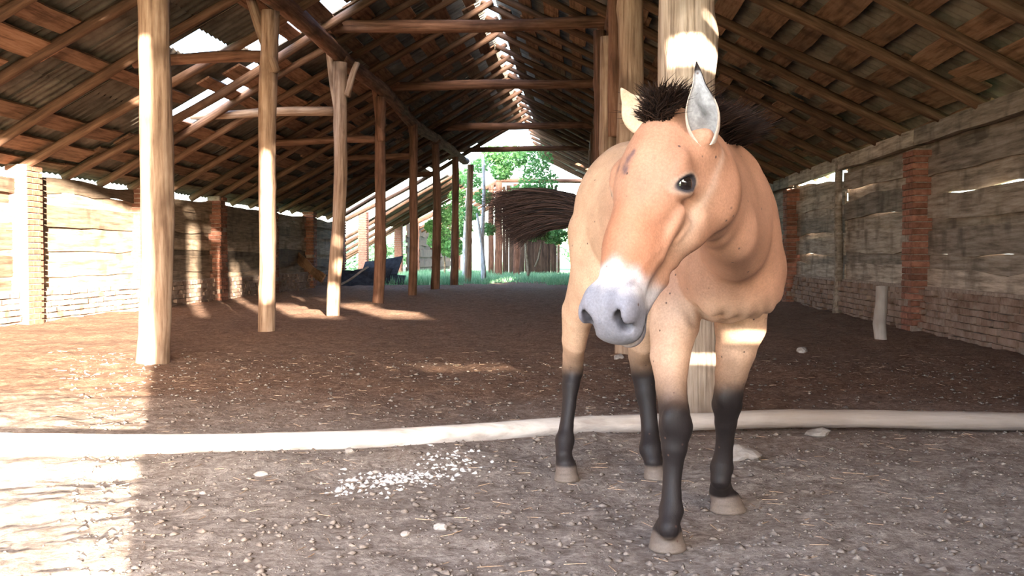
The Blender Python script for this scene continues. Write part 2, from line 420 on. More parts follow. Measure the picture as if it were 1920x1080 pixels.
# short pale stump
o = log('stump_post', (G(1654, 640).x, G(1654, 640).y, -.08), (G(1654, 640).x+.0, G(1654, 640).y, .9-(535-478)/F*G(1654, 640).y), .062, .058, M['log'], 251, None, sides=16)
tag(o, 'short pale upright stump near the right plank wall', 'stump')

# ------------------------------------------------------------------ walls
def brick_pier(parent, x, y, side, z1=2.15, w=.38, d=.30, seed=0, real=True):
    pier = put('brick_pier', box_mesh('brick_pier', d-.05, w-.03, z1, M['mortar'], 0, seed), (x, y, z1/2-.05), None, parent)
    nc = int(z1/.077)
    if real:
        for c in range(nc):
            z = c*.077+.02
            off = -w/2 if c % 2 else -w/2+.13-.13
            parts = ((.25, 0), (.12, 1)) if c % 2 else ((.12, 0), (.25, 1))
            yy = y-w/2
            for (bl, q) in parts:
                if R.random() < .08: yy += bl+.01; continue
                put('brick', BR[bl], (x-side*(R.uniform(0, .012)), yy+bl/2, z), Euler((0, 0, R.uniform(-.03, .03))), pier)
                yy += bl+.012
    else:
        vv = []; ff = []
        for c in range(nc):
            yy = y-w/2
            for bl in ((.25, .12) if c % 2 else (.12, .25)):
                cx, cy, cz = 0, yy+bl/2-y, c*.077+.02-(z1/2-.05); i0 = len(vv)
                for dz in (-.03, .03):
                    for (ax, ay) in ((-1, -1), (1, -1), (1, 1), (-1, 1)): vv.append((ax*d/2, cy+ay*bl/2, cz+dz))
                ff += [tuple(i0+q for q in g) for g in ((3, 2, 1, 0), (4, 5, 6, 7), (0, 1, 5, 4), (1, 2, 6, 5), (2, 3, 7, 6), (3, 0, 4, 7))]
                yy += bl+.012
        bo = put('brick', mesh_of('brick', vv, ff, M['brick'], False), (x, y, z1/2-.05), None, pier); bo['kind'] = 'stuff'
    return pier
BR = {.25: box_mesh('brick', .30, .25, .065, M['brick'], .002, 1, .006), .12: box_mesh('brick', .30, .12, .065, M['brick'], .002, 2, .006)}

wl = empty('wall_left', (-7.3, 0, 0)); tag(wl, 'left barn wall of rough horizontal planks between brick piers', kind='structure')
wr = empty('wall_right', (4.15, 0, 0)); tag(wr, 'right barn wall of wavy grey planks between piers', kind='structure')
RY = Matrix(((0, -1, 0), (1, 0, 0), (0, 0, 1)))       # local X -> world Y
def plank_bays(parent, x, piers, z0, z1, nrow, m, side, skip=(), topslope=-1):
    k = 0
    Z1 = z1
    for bi, (ya, yb) in enumerate(zip(piers, piers[1:])):
        if bi in skip: continue
        z1 = Z1-(.27 if bi == topslope else 0)
        hs = [R.uniform(.8, 1.25) for _ in range(nrow)]; s = sum(hs); z = z0
        for r_ in range(nrow):
            h = hs[r_]/s*(z1-z0)
            me = plank_mesh('plank', yb-ya+.07, h*1.30, .035, m, k+R.randint(0, 999), wane=.026, n=9, bow=R.uniform(-.03, .03), skew=R.uniform(-.03, .03) if not (bi == topslope and r_ == nrow-1) else .20)
            put('plank', me, (x+R.uniform(-.018, .018)+(.042 if r_ % 2 else 0), ya-.03, z-.02), RY @ Matrix.Rotation(R.uniform(-.006, .006), 3, 'Y'), parent)
            z += h; k += 1
pl = [-.5, 2.2, 5.9, 9.55, 13.2, 16.85, 20.5, 24.15, 27.8, 31.4]
plank_bays(wl, -7.30, pl, .42, 1.89, 8, M['plank_brown'], 1)
pf = [44.5, 48, 52, 56, 60]
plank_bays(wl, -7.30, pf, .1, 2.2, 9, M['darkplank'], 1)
for i, y in enumerate((35.0, 42.0)): brick_pier(wl, -7.2, y, -1, 2.4, seed=50+i, w=.5, real=False)
for i, y in enumerate(pl[1:]): brick_pier(wl, -7.2, y, -1, 2.12, seed=i, real=(i in (5, 6, 7, 8)))
pr = [-.5, 2.0, 5.6, 9.0, 12.7, 16.35, 20.0, 23.65, 27.3, 31.0, 34.6, 38.2, 41.8, 45.4]
plank_bays(wr, 4.15, pr, .50, 2.27, 8, M['plank'], -1, topslope=5)
for i, y in enumerate(pr[1:]):
    if i == 4: log('wall_post', (4.04, y, -.1), (4.04, y, 2.35), .07, .06, M['plank'], 300, wr, sides=10)
    else: brick_pier(wr, 4.1, y, 1, 2.2, seed=i+20, real=(i in (3, 5)))
for i, (ya, yb) in enumerate(zip(pr, pr[1:])):
    put('wall_plate', plank_mesh('wall_plate', yb-ya, .20, .10, M['plank'], 600+i, wane=.01), (4.06, ya, 2.20), RY, wr)
# plinths of crumbling bricks and rubble under the planks
def plinth(parent, x, ya, yb, h, name='brick_plinth'):
    vv = []; ff = []
    for c in range(int(h/.077)):
        y = ya+(c % 2)*.13
        while y < yb:
            if R.random() < .9:
                bl = .245; i0 = len(vv); ox = R.uniform(-.03, .03)
                for dz in (-.031, .031):
                    for (ax, ay) in ((-1, -1), (1, -1), (1, 1), (-1, 1)):
                        vv.append((x+ox+ax*.13, y+ay*bl/2+R.uniform(-.01, .01), c*.077+dz+.0+R.uniform(-.006, .006)))
                ff += [tuple(i0+q for q in g) for g in ((3, 2, 1, 0), (4, 5, 6, 7), (0, 1, 5, 4), (1, 2, 6, 5), (2, 3, 7, 6), (3, 0, 4, 7))]
            y += .262
    o = put(name, mesh_of(name, vv, ff, M['dustybrick'], False), (0, 0, 0), None, parent); o['kind'] = 'stuff'
    put('plinth_core', box_mesh('plinth_core', .16, yb-ya, h, M['mortar']), (x, (ya+yb)/2, h/2-.03), None, parent)
plinth(wl, -7.28, -.4, 31.5, .47); plinth(wr, 4.18, -.4, 45.4, .56)

# unseen front wall added behind camera, open left, boarded right, gaps placed for sun patches
wf = empty('wall_front_unseen', (2, -.55, 0)); tag(wf, 'unseen boarded front gable, open on its left side, its gaps shaped to cast sun patches', kind='structure')
def hb(x0, x1, z0, z1, m='plank'):
    n_ = max(1, round((z1-z0)/.21)); h = (z1-z0)/n_
    for r_ in range(n_):
        put('plank', plank_mesh('plank', x1-x0, h+.004, .03, M[m], R.randint(0, 999), wane=.0, n=2), (x0, -.55+(r_ % 2)*.03, z0+r_*h), None, wf)
hb(.15, 4.25, -.1, 1.13); hb(.15, 1.98, 1.13, 1.155); hb(3.5, 4.25, 1.13, 1.155); hb(.15, 4.25, 1.155, 2.0)
def vb(x0, x1, z0):
    n_ = max(1, round((x1-x0)/.2)); w = (x1-x0)/n_
    for i in range(n_):
        xa, xb = x0+i*w, x0+(i+1)*w
        zt = [zroof(xa)+.02, zroof(xb)+.02]
        y = -.55+(i % 2)*.03
        vv = [(xa-.003, y-.015, z0), (xb+.003, y-.015, z0), (xb+.003, y+.015, z0), (xa-.003, y+.015, z0), (xa-.003, y-.015, zt[0]), (xb+.003, y-.015, zt[1]), (xb+.003, y+.015, zt[1]), (xa-.003, y+.015, zt[0])]
        put('plank', mesh_of('plank', vv, [(3, 2, 1, 0), (4, 5, 6, 7), (0, 1, 5, 4), (1, 2, 6, 5), (2, 3, 7, 6), (3, 0, 4, 7)], M['plank'], False), (0, 0, 0), None, wf)
vb(.15, .72, 2.0); vb(.86, 1.40, 2.0); vb(1.52, 1.70, 2.0); vb(1.82, 2.1, 2.0); vb(2.1, 2.85, 2.5); vb(3.45, 4.25, 2.5); vb(2.85, 3.45, 2.87); hb(2.85, 3.45, 2.0, 2.72); vb(-7.5, .15, 3.84)
log('jamb_post', (.22, -.62, -.1), (.22, -.62, 4.3), .09, .09, M['redpost'], 320, wf, sides=10)

# ------------------------------------------------------------------ the long pale pole on the floor
def pole():
    v = []; f = []; sides = 16; pts = []
    xs = np.linspace(LOGP[0][0], LOGP[-1][0], 110)
    for x in xs:
        w = .22; y = (log_y(x-w)+log_y(x)+log_y(x+w))/3
        r = .053-.006*(x+3.4)/6.3
        pts.append((Vector((x, y+r, r*.8+.012*math.sin(x*1.3)+(.02 if x > .6 else 0)*min(1, (x-.6)*2 if x > .6 else 0))), r))
    for i, (p, r) in enumerate(pts):
        d = (pts[min(i+1, len(pts)-1)][0]-pts[max(i-1, 0)][0]).normalized(); s = Vector((-d.y, d.x, 0)).normalized(); u = d.cross(s)
        for k in range(sides):
            a = 2*math.pi*k/sides; q = 1+.12*nz(p.x*2.2, math.cos(a), math.sin(a))+.06*nz(p.x*9, math.cos(a)*3, math.sin(a)*3)
            w = p+s*(math.cos(a)*r*q)+u*(math.sin(a)*r*q*.95); v.append(w)
    for i in range(len(pts)-1):
        for k in range(sides):
            a = i*sides+k; b = i*sides+(k+1) % sides; f.append((a, a+sides, b+sides, b))
    f.append(tuple(range(sides))); f.append(tuple(reversed(range((len(pts)-1)*sides, len(pts)*sides))))
    base = Vector((0, 5.2, 0)); v = [Vector((-(q.y-base.y), 0, 0))*0+Vector((q.z-base.z, q.y-base.y, q.x-base.x)) for q in v]
    rot = Matrix(((0, 0, 1), (0, 1, 0), (1, 0, 0)))     # local Z -> world X, local X -> world Z (mirrored)
    f2 = [tuple(reversed(q)) for q in f]
    v = [Vector((-q.x, q.y, q.z)) for q in v]; rot = Matrix(((0, 0, 1), (0, 1, 0), (-1, 0, 0)))
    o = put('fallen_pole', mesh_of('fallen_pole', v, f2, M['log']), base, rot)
    tag(o, 'long pale bark-free pole lying across the barn floor', 'log')
pole()

# ------------------------------------------------------------------ stones, chips, straw
stones = [(657, 862, .03, 'brownish stone tucked under the front of the long pole'), (1160, 673, .05, 'round pale stone on brown dung between the horse\'s hind legs'),
          (488, 898, .022, 'small white stone left of the white chip litter'), (705, 886, .016, 'little white pebble at the left end of the chip litter'),
          (825, 998, .024, 'flat pale stone half sunk in the grey soil'), (760, 1010, .015, 'small pale stone left of the flat half-sunk stone'),
          (1530, 826, .05, 'grey stone just below the right part of the long pole'), (1385, 868, .075, 'broad flat grey stone right of the near fetlocks'),
          (380, 925, .016, 'tiny grey pebble in the soil under the left part of the pole'), (1505, 655, .06, 'pale lump of dried dung on the brown floor before the right wall')]
for i, (px, py, r, lab) in enumerate(stones):
    p = G(px, py); o = put('stone', stone_mesh('stone', r, M['stone'], i), (p.x, p.y, gh(p.x, p.y)+r*.2), Euler((0, 0, R.uniform(0, 6))))
    tag(o, lab, 'stone')
def crumbs(name, n, fn, mat_, label, cat):
    vv = []; ff = []
    for _ in range(n):
        x, y, s_ = fn(); z = gh(x, y)+s_*.15; i0 = len(vv); w = R.uniform(0, 3)
        for (ax, ay, az) in ((1, 0, 0), (0, 1, 0), (-1, 0, 0), (0, -1, 0), (0, 0, 1), (0, 0, -1)):
            q = s_*R.uniform(.25, .95); cx, cy = ax*math.cos(w)-ay*math.sin(w), ax*math.sin(w)+ay*math.cos(w)
            vv.append((x+cx*q+R.uniform(-.2, .2)*s_, y+cy*q+R.uniform(-.2, .2)*s_, z+az*q*.55))
        for k in range(4): ff += [(i0+k, i0+(k+1) % 4, i0+4), (i0+(k+1) % 4, i0+k, i0+5)]
    o = put(name, mesh_of(name, vv, ff, mat_), (0, 0, 0)); tag(o, label, cat, None, 'stuff'); return o
def scatter(name, n, fn, mat_, label, cat=None):
    vv = []; ff = []
    for _ in range(n):
        x, y, L, w, h = fn(); z = gh(x, y); a = R.uniform(0, math.pi); c, s = math.cos(a), math.sin(a); i0 = len(vv); t_ = R.uniform(-.35, .35)
        for dz in (0, h):
            for (ax, ay) in ((-1, -1), (1, -1), (1, 1), (-1, 1)):
                lx, ly = ax*L/2*R.uniform(.8, 1), ay*w/2*R.uniform(.6, 1)
                vv.append((x+lx*c-ly*s, y+lx*s+ly*c, z+dz+lx*t_*.4+.001))
        ff += [tuple(i0+q for q in g) for g in ((4, 5, 6, 7), (0, 1, 5, 4), (1, 2, 6, 5), (2, 3, 7, 6), (3, 0, 4, 7))]
    o = put(name, mesh_of(name, vv, ff, mat_, False)); tag(o, label, cat, None, 'stuff'); return o
def f_chip():
    t = R.random(); px = 640+250*t+R.gauss(0, 22); py = 915-42*t+R.gauss(0, 12)
    p = G(px, py); return p.x, p.y, .005+.022*R.random()**2
crumbs('chip_litter', 520, f_chip, M['chip'], 'white chips littering the soil in front of the long pole', 'chips')
def f_chip2():
    y = R.uniform(2.4, 4.7); x = R.uniform(-1.9, 1.9); return x, y, R.uniform(.006, .014)
crumbs('pebble_litter', 500, f_chip2, M['stone'], 'small pale pebbles and crumbs over the grey soil', 'pebbles')
def f_straw():
    y = 2.6+7*R.random()**.8; x = R.uniform(-.55, .40)*y*.95; return x, y, R.uniform(.03, .09), R.uniform(.0015, .003), .002
scatter('straw_litter', 1100, f_straw, M['straw'], 'dry straw stalks trodden into the brown floor', 'straw')
def f_clod():
    y = 2.5+6.5*R.random()**1.6; x = R.uniform(-.5, .42)*y; s_ = .007+.022*R.random()**3; return x, y, s_
crumbs('dung_crumbs', 7500, f_clod, M['clod'], 'brown dung crumbs scattered over the barn floor', 'crumbs')
# ------------------------------------------------------------------ beyond the roof: far shed, trees, grass
fs = empty('far_shed', (-2, 47, 0)); tag(fs, 'dark derelict shed of upright boards standing beyond the end of the barn roof', 'shed')
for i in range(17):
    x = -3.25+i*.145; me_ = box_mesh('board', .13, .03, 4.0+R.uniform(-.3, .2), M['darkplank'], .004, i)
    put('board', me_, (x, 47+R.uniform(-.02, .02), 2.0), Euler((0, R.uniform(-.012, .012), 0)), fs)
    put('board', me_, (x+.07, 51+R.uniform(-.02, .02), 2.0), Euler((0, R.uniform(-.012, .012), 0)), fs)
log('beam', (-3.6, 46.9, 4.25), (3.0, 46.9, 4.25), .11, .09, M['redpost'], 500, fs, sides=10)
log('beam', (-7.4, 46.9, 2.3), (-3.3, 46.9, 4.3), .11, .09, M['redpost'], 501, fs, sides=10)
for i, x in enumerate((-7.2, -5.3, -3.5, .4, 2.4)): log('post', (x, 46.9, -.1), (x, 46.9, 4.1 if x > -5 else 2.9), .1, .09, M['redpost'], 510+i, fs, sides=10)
for side in (-1,):
    m3, dx, nrm = slope_rot(side)
    for k in range(7):
        p0 = Vector((XR, 47+k*1.6, ZR))-nrm*.125+dx*2.3
        log('rafter', p0, p0+dx*4.4, .06, .06, M['rafter'], 520+k, fs, sides=8, step=.6)
    for k in range(10):
        for r_ in (2, 3):
            if (k, r_) == (2, 2): continue
            p0 = Vector((XR, 47+k*1.09, ZR))+dx*(.085+r_*1.66)+nrm*.06
            put('roofing_sheet', sm_far, p0, Matrix((dx, Vector((0, 1, 0)), dx.cross(Vector((0, 1, 0))))).transposed(), fs) if False else None
def leaves(centers, n, size, seed=0):
    rr = random.Random(seed); vv = []; ff = []
    for _ in range(n):
        c, r = rr.choice(centers)
        while True:
            d = Vector((rr.uniform(-1, 1), rr.uniform(-1, 1), rr.uniform(-1, 1)))
            if d.length < 1: break
        p = Vector(c)+Vector((d.x*r, d.y*r, d.z*r*.75)); a = Euler((rr.uniform(0, 6), rr.uniform(0, 6), rr.uniform(0, 6))).to_matrix(); s = size*rr.uniform(.6, 1.3); i0 = len(vv)
        for q in ((0, -1, 0), (.45, -.1, .08), (0, 1, 0), (-.45, -.1, .08)): vv.append(p+a @ (Vector(q)*s))
        ff.append((i0, i0+1, i0+2, i0+3))
    return vv, ff
def tree(base, trunks, centers, n, size, label, mleaf='leaf', mtrunk='bark', name='tree', cat='tree', group=None):
    t = empty(name, base); tag(t, label, cat, group)
    for j, (a_, b_, r0, r1) in enumerate(trunks): log('trunk' if j == 0 else 'branch', a_, b_, r0, r1, M[mtrunk], 700+j+int(base[0]*10), t, sides=10, bend=.08, step=.3)
    vv, ff = leaves(centers, n, size, int(base[1]*7+base[0]*3)); o = put('foliage', mesh_of('foliage', vv, ff, M[mleaf], False), (0, 0, 0), None, t); o['kind'] = 'stuff'
    return t
g = G(1000, 518)
tb = (g.x, 38.5, -.1)
tree(tb, [(tb, (P(985, 455, 38.5)), .06, .045), ((P(1003, 500, 38.5)), P(1020, 440, 38.5), .04, .03), (P(985, 455, 38.5), P(965, 400, 38.5), .045, .03), (P(1020, 440, 38.5), P(1010, 340, 38.5), .03, .02)],
     [(P(x, y, 38.5), r) for x, y, r in ((1000, 300, .75), (960, 295, .6), (1010, 340, .75), (985, 370, .7), (925, 290, .5), (1025, 375, .55), (940, 320, .45), (1000, 430, .6), (1040, 440, .5))], 5200, .085,
     'slender green leafy tree with thin forked trunks before the dark shed')
tb = (P(905, 530, 35).x, 35.0, -.1)
tree(tb, [(tb, P(905, 290, 35.0), .075, .05), (P(908, 525, 34.8), P(893, 400, 34.8), .05, .04)], [(P(x, y, 35.6), r) for x, y, r in ((900, 310, .35), (885, 340, .4), (905, 370, .35), (880, 400, .4), (915, 430, .3))], 1500, .07,
     'pale grey birch-like trunk with sparse leaves next to the last left post', 'leaf', 'paletrunk')
tb = (P(872, 530, 38).x, 37.5, -.1)
tree(tb, [(tb, P(880, 300, 37.5), .09, .07)], [(P(x, y, 38), r) for x, y, r in ((868, 330, .4), (862, 370, .45), (866, 430, .4), (852, 460, .35))], 1500, .08, 'straight pale trunk with leaves showing between the last two left posts', 'leaf', 'paletrunk')
tb = (P(835, 510, 41).x, 41.0, -.1)
tree(tb, [(tb, P(832, 430, 41), .04, .03)], [(P(x, y, 41), r) for x, y, r in ((838, 420, .7), (828, 450, .6), (845, 400, .6), (812, 425, .35), (846, 465, .5))], 2600, .085, 'leafy green sapling between the sixth and seventh left posts', name='sapling')
for i, (px, D, r) in enumerate(((935, 43, .16), (968, 44, .15), (921, 44.5, .12))):
    b = P(px, 500, D); log_ = log('wooden_post', (b.x, D, -.15), (b.x, D, 3.9), r, r*.9, M['redpost'], 740+i, None, sides=12)
    tag(log_, ('stout bare post in the gap just below the swishing tail', 'pinkish brown post nearest the upright shed boards', 'thin post at the left of the bare posts below the tail')[i], 'post')
rr = random.Random(5)
BL = ['pale green bush outside the open left wall, behind the fourth left post', 'pale green bush outside the open left wall, nearest behind the blackened heap', 'tall pale bush outside, behind the first far brick pier',
      'bush outside the far plank wall, beyond the second far brick pier', 'large bush far behind the sixth left post', 'largest pale green bush in the sunlight far outside the left wall', 'bush outside furthest to the left through the wall gap',
      'pale bush in the bright gap between the dark shed and the horse', 'tall pale bush rising behind the boards of the dark shed', 'low bush just outside the last planks of the left wall']
for i, (x, y, s_) in enumerate(((-11, 52, 1.6), (-14, 47, 1.5), (-17, 60, 2.4), (-10.5, 62, 2.0), (-13, 72, 3.0), (-22, 70, 3.4), (-19, 50, 2.0), (2.2, 70, 2.8), (-2, 74, 3.2), (-12, 39, .9))):
    cs = [((x+rr.uniform(-1, 1)*s_, y+rr.uniform(-.6, .6)*s_, .3*s_+rr.uniform(0, .6)*s_), s_*rr.uniform(.35, .6)) for _ in range(7)]
    tree((x, y, -.1), [((x, y, -.1), (x+.1, y, s_*.8), .05*s_, .03*s_)], cs, 2600, .10+.04*s_, BL[i], 'palegreen', name='bush', cat='bush', group='sunlit bushes outside the barn')
# grass growing where the roof is gone
vv = []; ff = []
for _ in range(26000):
    y = 30.8+16*rr.random()**1.3; x = rr.uniform(-7.1, 3.9)
    if y < 32.2 and nz(x*1.2, y*1.2, 3) < .0: continue
    if x > -3.6 and y < 33.5 and nz(x, y, 8) < .15: continue
    hgt = rr.uniform(.08, .30)*(1.2 if x < -3.5 else .8); a = rr.uniform(0, 3.14); w = rr.uniform(.008, .016); lx, ly = rr.uniform(-.08, .08), rr.uniform(-.08, .08); z = -.02; i0 = len(vv)
    vv += [(x-w*math.cos(a), y-w*math.sin(a), z), (x+w*math.cos(a), y+w*math.sin(a), z), (x+lx*.5+w*.6*math.cos(a), y+ly*.5, z+hgt*.6), (x+lx, y+ly, z+hgt)]
    ff.append((i0, i0+1, i0+2, i0+3))
tag(put('grass', mesh_of('grass', vv, ff, M['grass'], False)), 'tall grass growing where the barn roof is gone', 'grass', None, 'stuff')
# collapsed dark heap and leaning wreckage by the left wall
heap = empty('collapsed_sheet_heap', (-6.6, 31.5, 0)); tag(heap, 'collapsed heap of blackened roofing sheets where the left wall ends', 'heap')
for i in range(6):
    me_ = plank_mesh('sheet', R.uniform(.9, 1.5), R.uniform(.4, .75), .03, M['dark'], 800+i, wane=.06, n=5)
    put('sheet', me_, (-7.1+i*.10, 30.4+.2*i, .02+.03*i), Euler((R.uniform(-1.1, -.5), R.uniform(-.15, .25), R.uniform(-.4, .7))), heap)
for i, (a_, b_, lab) in enumerate((((553, 482), (600, 534), 'broken sunlit slab leaning at the left wall between two posts'), ((640, 533), (690, 500), 'thin grey pole leaning on the blackened heap'))):
    pa, pb = P(*a_, 27.0 if i == 0 else 30.3), P(*b_, 25.2 if i == 0 else 29.8)
    if i == 0:
        o = put('broken_board', plank_mesh('broken_board', (pb-pa).length, .22, .04, M['batten'], 5, wane=.05, n=8), pa, Matrix(((pb-pa).normalized(), Vector((0, 1, 0)).cross((pb-pa).normalized()).cross((pb-pa).normalized()).normalized()*-1, (pb-pa).normalized().cross(Vector((0, 1, 0))).normalized())).transposed())
        tag(o, lab, 'board')
    else: tag(log('thin_pole', pa, pb, .035, .03, M['paletrunk'], 820, None, sides=8), lab, 'pole')
# ------------------------------------------------------------------ the horse
VOX = .0048
lo = np.array([-.16, 2.12, -.02]); hi = np.array([.80, 4.50, 1.46])
dims = np.ceil((hi-lo)/VOX).astype(int)
SDF = np.full(dims, 9.0, dtype=np.float32)
def A(v): return np.array([float(v[0]), float(v[1]), float(v[2])])
def unit(v): v = A(v); return v/np.linalg.norm(v)
def region(pmin, pmax):
    i0 = np.clip(np.floor((pmin-lo)/VOX).astype(int), 0, dims); i1 = np.clip(np.ceil((pmax-lo)/VOX).astype(int)+1, 0, dims)
    if (i1 <= i0).any(): return None
    g = [(lo[k]+VOX*np.arange(i0[k], i1[k])).astype(np.float32) for k in range(3)]
    X, Y, Z = np.meshgrid(*g, indexing='ij')
    return tuple(slice(i0[k], i1[k]) for k in range(3)), X, Y, Z
def blend(sl, d, k, sub=False):
    cur = SDF[sl]
    if sub:
        d = -d; h = np.maximum(k-np.abs(cur-d), 0)/k
        SDF[sl] = np.maximum(cur, d)+h*h*k*.25
    else:
        h = np.maximum(k-np.abs(cur-d), 0)/k
        SDF[sl] = np.minimum(cur, d)-h*h*k*.25
def ell(c, r, axes=None, k=.03, sub=False):
    c = A(c); r = np.array(r, float); ax = np.eye(3) if axes is None else np.array([unit(a) for a in axes])
    m = r.max()+k+.02; q = region(c-m, c+m)
    if q is None: return
    sl, X, Y, Z = q; X = X-c[0]; Y = Y-c[1]; Z = Z-c[2]
    l = [ax[i][0]*X+ax[i][1]*Y+ax[i][2]*Z for i in range(3)]
    k0 = np.sqrt(sum((l[i]/r[i])**2 for i in range(3))); k1 = np.sqrt(sum((l[i]/r[i]**2)**2 for i in range(3)))+1e-6
    blend(sl, (k0*(k0-1)/k1).astype(np.float32), k, sub)
def cone(a, b, ra, rb, side=None, k=.03, sub=False):
    """ra, rb = (side radius, other radius) or one number"""
    a, b = A(a), A(b); ra = np.atleast_1d(ra)*np.ones(2); rb = np.atleast_1d(rb)*np.ones(2)
    ax = b-a; L = np.linalg.norm(ax); ax /= L
    s = unit(side) if side is not None else unit(np.cross(ax, [0.3, .9, .1])); s = unit(s-ax*np.dot(s, ax)); u = np.cross(ax, s)
    m = max(ra.max(), rb.max())+k+.02
    q = region(np.minimum(a, b)-m, np.maximum(a, b)+m)
    if q is None: return
    sl, X, Y, Z = q; X = X-a[0]; Y = Y-a[1]; Z = Z-a[2]
    l = ax[0]*X+ax[1]*Y+ax[2]*Z; t = np.clip(l/L, 0, 1); e = l-t*L
    ls = s[0]*X+s[1]*Y+s[2]*Z; lu = u[0]*X+u[1]*Y+u[2]*Z
    tt = t*t*(3-2*t)*.5+t*.5
    r0 = ra[0]+(rb[0]-ra[0])*tt; r1 = ra[1]+(rb[1]-ra[1])*tt
    rm = np.minimum(r0, r1)
    k0 = np.sqrt((ls/r0)**2+(lu/r1)**2+(e/rm)**2); k1 = np.sqrt((ls/r0**2)**2+(lu/r1**2)**2+(e/rm**2)**2)+1e-5
    blend(sl, np.where(k0 < .05, -rm, k0*(k0-1)/k1).astype(np.float32), k, sub)
def chain(pts, k=.02, side=None):
    for (p, r), (q, s) in zip(pts, pts[1:]): cone(p, q, r, s, side, k)

fw = unit((.37, -.93, 0)); sl_ = np.array([.93, .37, 0.]); up = np.array([0, 0, 1.])
BODY = lambda f_, s_, z: np.array([.33, 3.70, 0])+fw*f_+sl_*s_+up*z
# trunk
ell((.225, 4.08, 1.06), (.27, .225, .260), (fw, sl_, up), .05)                # croup
ell((.215, 4.08, 1.10), (.20, .16, .235), (fw, sl_, up), .05)
cone((.23, 4.03, 1.03), (.42, 3.48, .99), (.225, .285), (.215, .30), sl_, .05) # barrel
ell((.445, 3.32, .96), (.25, .150, .27), (fw, sl_, up), .04)                 # chest
ell((.465, 3.26, .92), (.22, .130, .22), (fw, sl_, up), .04)
cone((.37, 3.66, 1.21), (.44, 3.42, 1.17), (.06, .08), (.05, .07), sl_, .09)   # withers
# shoulders and breast
for s_ in (-1, 1):
    cone(A((.455, 3.42, 1.08))+sl_*s_*.055, A((.475, 3.22, .84))+sl_*s_*.090, (.06, .12), (.062, .10), sl_, .05)
    ell(A((.485, 3.16, .83))+sl_*s_*.075, (.075, .075, .11), (fw, sl_, up), .04)
ell((.49, 3.15, .88), (.10, .10, .16), (fw, sl_, up), .05)
# neck: a deep wedge from the shoulder to the poll
N0, N1, N2 = A((.455, 3.30, .99)), A((.440, 2.98, 1.02)), A((.315, 2.64, 1.085))
cone(N0, N1, (.145, .250), (.098, .185), sl_, .05); cone(N1, N2, (.098, .185), (.078, .135), sl_, .05)
cone((.44, 3.35, 1.16), (.40, 2.95, 1.15), (.055, .08), (.04, .06), sl_, .05); cone((.40, 2.95, 1.15), (.29, 2.62, 1.165), (.04, .06), (.045, .05), sl_, .04)
cone((.48, 3.12, .92), (.42, 2.80, .95), (.075, .08), (.055, .06), sl_, .05)    # windpipe side
# legs -------------------------------------------------------------
def leg(pts, k=.007, side=None): chain([(p, r) for p, r in pts], k, side)
RF = FEET[0]; LF = FEET[1]; RH = FEET[2]; LH = FEET[3]
leg([(P(1275, 540, 3.34), (.085, .11)), (P(1264, 610, 3.31), (.074, .09)), (P(1257, 665, 3.27), (.060, .070)), (P(1259, 725, 3.22), (.047, .052)), (P(1264, 768, 3.18), (.045, .046)),
     (P(1267, 800, 3.16), (.050, .050)), (P(1264, 838, 3.16), (.037, .042)), (P(1261, 875, 3.17), (.028, .034)), (P(1259, 925, 3.16), (.027, .033)), (P(1258, 958, 3.15), (.036, .040)), (P(1254, 990, 3.11), (.030, .033)), ((RF.x+.002, RF.y-.005, .062), (.040, .042))], side=sl_)
ell(P(1266, 785, 3.13), (.043, .03, .045), (sl_, fw, up), .02); ell(P(1256, 968, 3.18), (.026, .026, .03), None, .02)
leg([(P(1392, 540, 3.42), (.085, .11)), (P(1388, 610, 3.42), (.080, .09)), (P(1380, 655, 3.44), (.062, .07)), (P(1371, 700, 3.47), (.052, .054)), (P(1366, 735, 3.49), (.048, .048)),
     (P(1363, 758, 3.50), (.050, .048)), (P(1361, 790, 3.53), (.037, .04)), (P(1359, 825, 3.56), (.029, .033)), (P(1356, 855, 3.58), (.029, .033)), (P(1353, 876, 3.59), (.037, .040)), (P(1351, 900, 3.58), (.032, .034)), ((LF.x-.012, LF.y+.02, .062), (.042, .044))], side=sl_)
ell(P(1365, 745, 3.46), (.043, .03, .042), (sl_, fw, up), .02)
leg([(BODY(-.40, -.09, 1.0), (.12, .20)), (BODY(-.37, -.125, .82), (.085, .16)), (P(1082, 590, 4.12), (.056, .09)), (P(1076, 640, 4.18), (.046, .066)), (P(1075, 668, 4.24), (.042, .056)),
     (P(1074, 692, 4.27), (.042, .054)), (P(1070, 722, 4.24), (.035, .044)), (P(1067, 760, 4.22), (.027, .034)), (P(1062, 800, 4.20), (.027, .034)), (P(1059, 826, 4.18), (.038, .040)), (P(1057, 852, 4.14), (.031, .034)), ((RH.x-.004, RH.y+.01, .060), (.040, .044))], side=sl_)
cone(P(1073, 678, 4.33), P(1077, 630, 4.30), .022, .018, None, .02)
leg([(BODY(-.40, .10, 1.0), (.13, .20)), (BODY(-.34, .13, .82), (.10, .17)), (P(1204, 590, 4.12), (.070, .10)), (P(1202, 640, 4.18), (.054, .068)), (P(1202, 668, 4.26), (.050, .056)),
     (P(1206, 700, 4.30), (.047, .054)), (P(1210, 735, 4.28), (.040, .044)), (P(1216, 775, 4.26), (.034, .036)), (P(1219, 810, 4.24), (.036, .036)), (P(1220, 842, 4.20), (.046, .044)), (P(1224, 865, 4.17), (.034, .036)), ((LH.x+.0, LH.y+.01, .060), (.040, .044))], side=sl_)
def hoof(p, d, w=1.0, splay=1.0):
    p = A(p); d = unit(d); s = np.array([-d[1], d[0], 0])
    for z, rf, rs, of in ((.058, .046, .044, 0), (.042, .051, .049, .006), (.025, .057, .055, .012), (.008, .062, .060, .018)):
        ell(p+d*of+up*z, (rf*w, rs*w*splay, .016), (d, s, up), .012)
